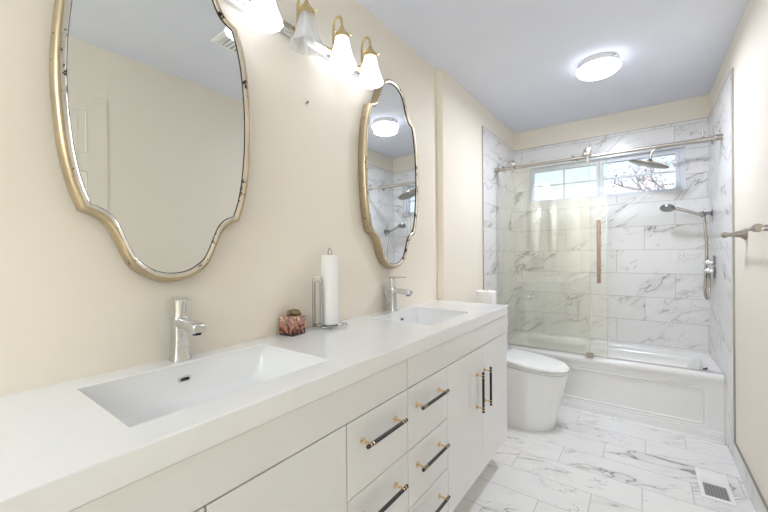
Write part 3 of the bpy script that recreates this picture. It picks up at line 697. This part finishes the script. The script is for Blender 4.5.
def pane(bm, x0, x1, y, z0, z1, t=0.008):
    box(bm, x0, x1, y-t/2, y+t/2, z0, z1)
fx = thing('fixed_glass_panel', 'clear fixed glass panel at the toilet end of the tub', 'glass panel', (0.41, YR+0.024, TUBZ))
b = bm_new(); pane(b, X1+0.004, 0.775, YR+0.024, TUBZ+0.002, 1.995); build('pane', b, 'glass', fx)
b = bm_new(); box(b, 0.7755, 0.7785, YR+0.020, YR+0.028, TUBZ+0.002, 1.995); build('edge_strip', b, 'glass_edge', fx)
for x in (0.12, 0.70):
    b = bm_new(); lathe(b, [(0.016, 0), (0.016, 0.006), (0.012, 0.009)], (x, YR+0.0125, ZR), (0, 1, 0), 20); build('fixing', b, 'nickel', fx, smooth=True)
sd = thing('sliding_glass_door', 'clear sliding glass shower door hung from rollers, with a bronze bar handle', 'shower door', (0.51, YR-0.026, TUBZ+0.012))
YD = YR-0.026
b = bm_new(); pane(b, 0.13, 0.893, YD, TUBZ+0.012, 1.915); build('pane', b, 'glass', sd)
b = bm_new(); box(b, 0.8935, 0.897, YD-0.004, YD+0.004, TUBZ+0.012, 1.915); build('edge_strip', b, 'glass_edge', sd)
for x in (0.215, 0.775):
    b = bm_new()
    lathe(b, [(0.010, 0), (0.027, 0.0), (0.029, 0.003), (0.029, 0.010), (0.022, 0.013), (0.020, 0.010), (0.008, 0.012), (0.0, 0.013)], (x, YD-0.010, ZR+0.030), (0, -1, 0), 28)
    lathe(b, [(0.024, 0), (0.024, 0.014), (0.02, 0.016)], (x, YD-0.010, ZR+0.030), (0, 1, 0), 24)
    ro = build('roller', b, 'nickel', sd, smooth=True)
    b = bm_new(); box(b, x-0.010, x+0.010, YD-0.0095, YD-0.0045, 1.898, ZR+0.030); build('hanger', b, 'nickel', ro, bevel=0.002)
b = bm_new(); box(b, 0.846-0.012, 0.846+0.012, YD-0.048, YD-0.034, 0.985, 1.455); hd = build('handle', b, 'bronze', sd, bevel=0.002)
hd['label'] = 'warm bronze vertical bar handle'
for zz in (1.08, 1.36):
    b = bm_new(); lathe(b, [(0.007, 0), (0.007, 0.030)], (0.846, YD-0.034, zz), (0, 1, 0), 14); lathe(b, [(0.011, 0), (0.011, 0.012)], (0.846, YD+0.0045, zz), (0, 1, 0), 16); build('handle_post', b, 'nickel', hd, smooth=True)
gd = bm_new(); box(gd, 0.755, 0.805, YD-0.016, YD-0.006, TUBZ+0.0005, TUBZ+0.028); box(gd, 0.755, 0.805, YD+0.006, YD+0.014, TUBZ+0.0005, TUBZ+0.028); box(gd, 0.755, 0.805, YD-0.006, YD+0.006, TUBZ+0.0005, TUBZ+0.008)
tag(build('door_guide', gd, 'pewter', bevel=0.0015), 'small metal floor guide gripping the glass door bottom on the tub rim', 'door guide')
b = bm_new(); box(b, X1+0.003, W-0.003, YR+0.012, YR+0.034, TUBZ+0.0003, TUBZ+0.0018)
tag(build('door_threshold', b, 'metal_trim'), 'thin metal threshold strip along the tub rim under the glass', 'threshold')

# ---------------------------------------------------------------- shower fittings on the right-hand wall
SY = 3.50
rs = thing('rain_shower', 'round overhead rain shower on a wall arm in front of the window', 'shower head', (W, SY, 2.03))
b = bm_new(); tube(b, bez([(W-0.006, SY, 2.022), (1.40, SY, 2.026), (1.26, SY, 2.028), (1.195, SY, 2.020), (1.168, SY, 1.985), (1.160, SY, 1.945)], 6), 0.010, 14); build('arm', b, 'nickel', rs, smooth=True)
b = bm_new(); lathe(b, [(0.030, 0), (0.030, 0.006), (0.014, 0.012)], (W-0.0005, SY, 2.022), (-1, 0, 0), 24); build('wall_flange', b, 'nickel', rs, smooth=True)
axs = Vector((0.34, -0.05, 0.94)).normalized()
b = bm_new(); lathe(b, [(0.0, -0.006), (0.128, -0.006), (0.135, -0.002), (0.135, 0.004), (0.11, 0.010), (0.03, 0.016), (0.018, 0.030), (0.012, 0.040)], (1.150, SY, 1.908), axs, 48); build('head', b, 'pewter', rs, smooth=True)
hsr = thing('hand_shower', 'hand shower in a wall holder with a long looping metal hose', 'hand shower', (W, SY+0.02, 1.49)); HY = SY+0.03
b = bm_new(); lathe(b, [(0.022, 0), (0.022, 0.008), (0.012, 0.014), (0.012, 0.045)], (W-0.0005, HY, 1.495), (-1, 0, 0), 20); lathe(b, [(0.014, -0.022), (0.016, 0.018)], (1.470, HY, 1.492), (-0.4, 0, 0.9), 18)
build('holder', b, 'steel_dark', hsr, smooth=True)
b = bm_new(); tube(b, bez([(1.475, HY, 1.478), (1.43, HY-0.004, 1.500), (1.36, HY-0.01, 1.530), (1.315, HY-0.012, 1.546)], 5), [0.011]*5+[0.012]*5+[0.013]*5+[0.015], 14); build('grip', b, 'nickel', hsr, smooth=True)
b = bm_new(); lathe(b, [(0.0, -0.014), (0.042, -0.014), (0.047, -0.009), (0.048, 0.0), (0.040, 0.011), (0.018, 0.019), (0.0, 0.020)], (1.266, HY-0.014, 1.555), Vector((0.10, 0.38, 0.92)), 36); build('head', b, 'steel_dark', hsr, smooth=True)
b = bm_new(); tube(b, bez([(1.478, HY-0.004, 1.474), (1.482, HY-0.012, 1.40), (1.490, HY-0.02, 1.25), (1.484, HY-0.022, 1.05), (1.480, HY-0.02, 0.92), (1.490, HY-0.01, 0.868), (1.504, HY+0.01, 0.90), (1.508, HY+0.02, 1.0), (1.505, HY+0.01, 1.06)], 8), 0.0095, 10); build('hose', b, 'nickel', hsr, smooth=True)
SY = 3.445
sv = thing('shower_valve', 'chrome shower valve plate with two handles on the tiled right wall', 'shower valve', (W, SY, 1.10))
b = bm_new()
def ov(a_, h_, x): return [(x, SY+0.01+a_*math.cos(2*PI*k/32), 1.10+h_*math.sin(2*PI*k/32)) for k in range(32)]
loft(b, [ov(0.045, 0.085, W-0.0005), ov(0.045, 0.085, W-0.006), ov(0.038, 0.078, W-0.010)]); build('escutcheon', b, 'steel_dark', sv, smooth=True)
for zz in (1.135, 1.075):
    b = bm_new(); lathe(b, [(0.020, 0), (0.020, 0.03), (0.016, 0.036), (0.016, 0.05), (0.010, 0.053)], (W-0.010, SY+0.01, zz), (-1, 0, 0), 22); tube(b, [(W-0.052, SY+0.01, zz), (W-0.052, SY-0.045, zz+0.004)], [0.007, 0.0055], 10); build('handle', b, 'chrome', sv, smooth=True)

# ---------------------------------------------------------------- towel bar on the right wall
BX, BZ = 1.46, 1.297
tw = thing('towel_bar', 'turned pewter towel bar with flared posts on the cream right wall', 'towel bar', (W+TT, 2.24, BZ))
b = bm_new(); lathe(b, [(0.0065, 0), (0.0065, 0.012), (0.009, 0.018), (0.0065, 0.026), (0.0065, 0.595), (0.009, 0.603), (0.0065, 0.61)], (BX, 1.935, BZ), (0, 1, 0), 18); build('bar', b, 'pewter', tw, smooth=True)
for y, s in ((2.54, 1), (1.94, -1)):
    b = bm_new(); lathe(b, [(0.030, 0), (0.030, 0.005), (0.024, 0.010), (0.016, 0.022), (0.011, 0.052), (0.0095, 0.062), (0.0125, 0.072), (0.0125, 0.082), (0.006, 0.088)], (W+TT-0.0005, y, BZ), (-1, 0, 0), 24); build('post', b, 'pewter', tw, smooth=True)
    b = bm_new(); lathe(b, [(0.0085, 0), (0.0095, 0.006), (0.007, 0.012), (0.013, 0.020), (0.0165, 0.030), (0.014, 0.052), (0.006, 0.050), (0.0, 0.052)], (BX, y, BZ), (0, s, 0), 22); build('finial', b, 'pewter', tw, smooth=True)

# ---------------------------------------------------------------- floor register
vt = thing('floor_vent', 'white rectangular floor register with a dark grille, by the right baseboard', 'floor vent', (1.40, 2.475, 0))
b = bm_new(); grid_plate(b, [1.338, 1.356, 1.447, 1.465], [2.328, 2.352, 2.600, 2.624], {(1, 1)}, 0.0005, 0.006, lambda u, v, q: (u, v, q)); build('frame', b, 'white_trim', vt, bevel=0.002)
b = bm_new(); box(b, 1.356, 1.447, 2.478, 2.600, 0.0006, 0.004); build('damper_plate', b, 'white_trim', vt)
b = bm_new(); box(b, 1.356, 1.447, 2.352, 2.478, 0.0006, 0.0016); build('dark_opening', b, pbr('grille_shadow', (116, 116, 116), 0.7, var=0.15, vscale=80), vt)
b = bm_new()
for k in range(9): box(b, 1.356, 1.447, 2.358+0.0135*k, 2.3615+0.0135*k, 0.0016, 0.0045)
for k in range(7): box(b, 1.3615+0.0135*k, 1.3645+0.0135*k, 2.352, 2.478, 0.0017, 0.0042)
build('grille', b, pbr('grey_grille', (168, 168, 166), 0.5), vt)
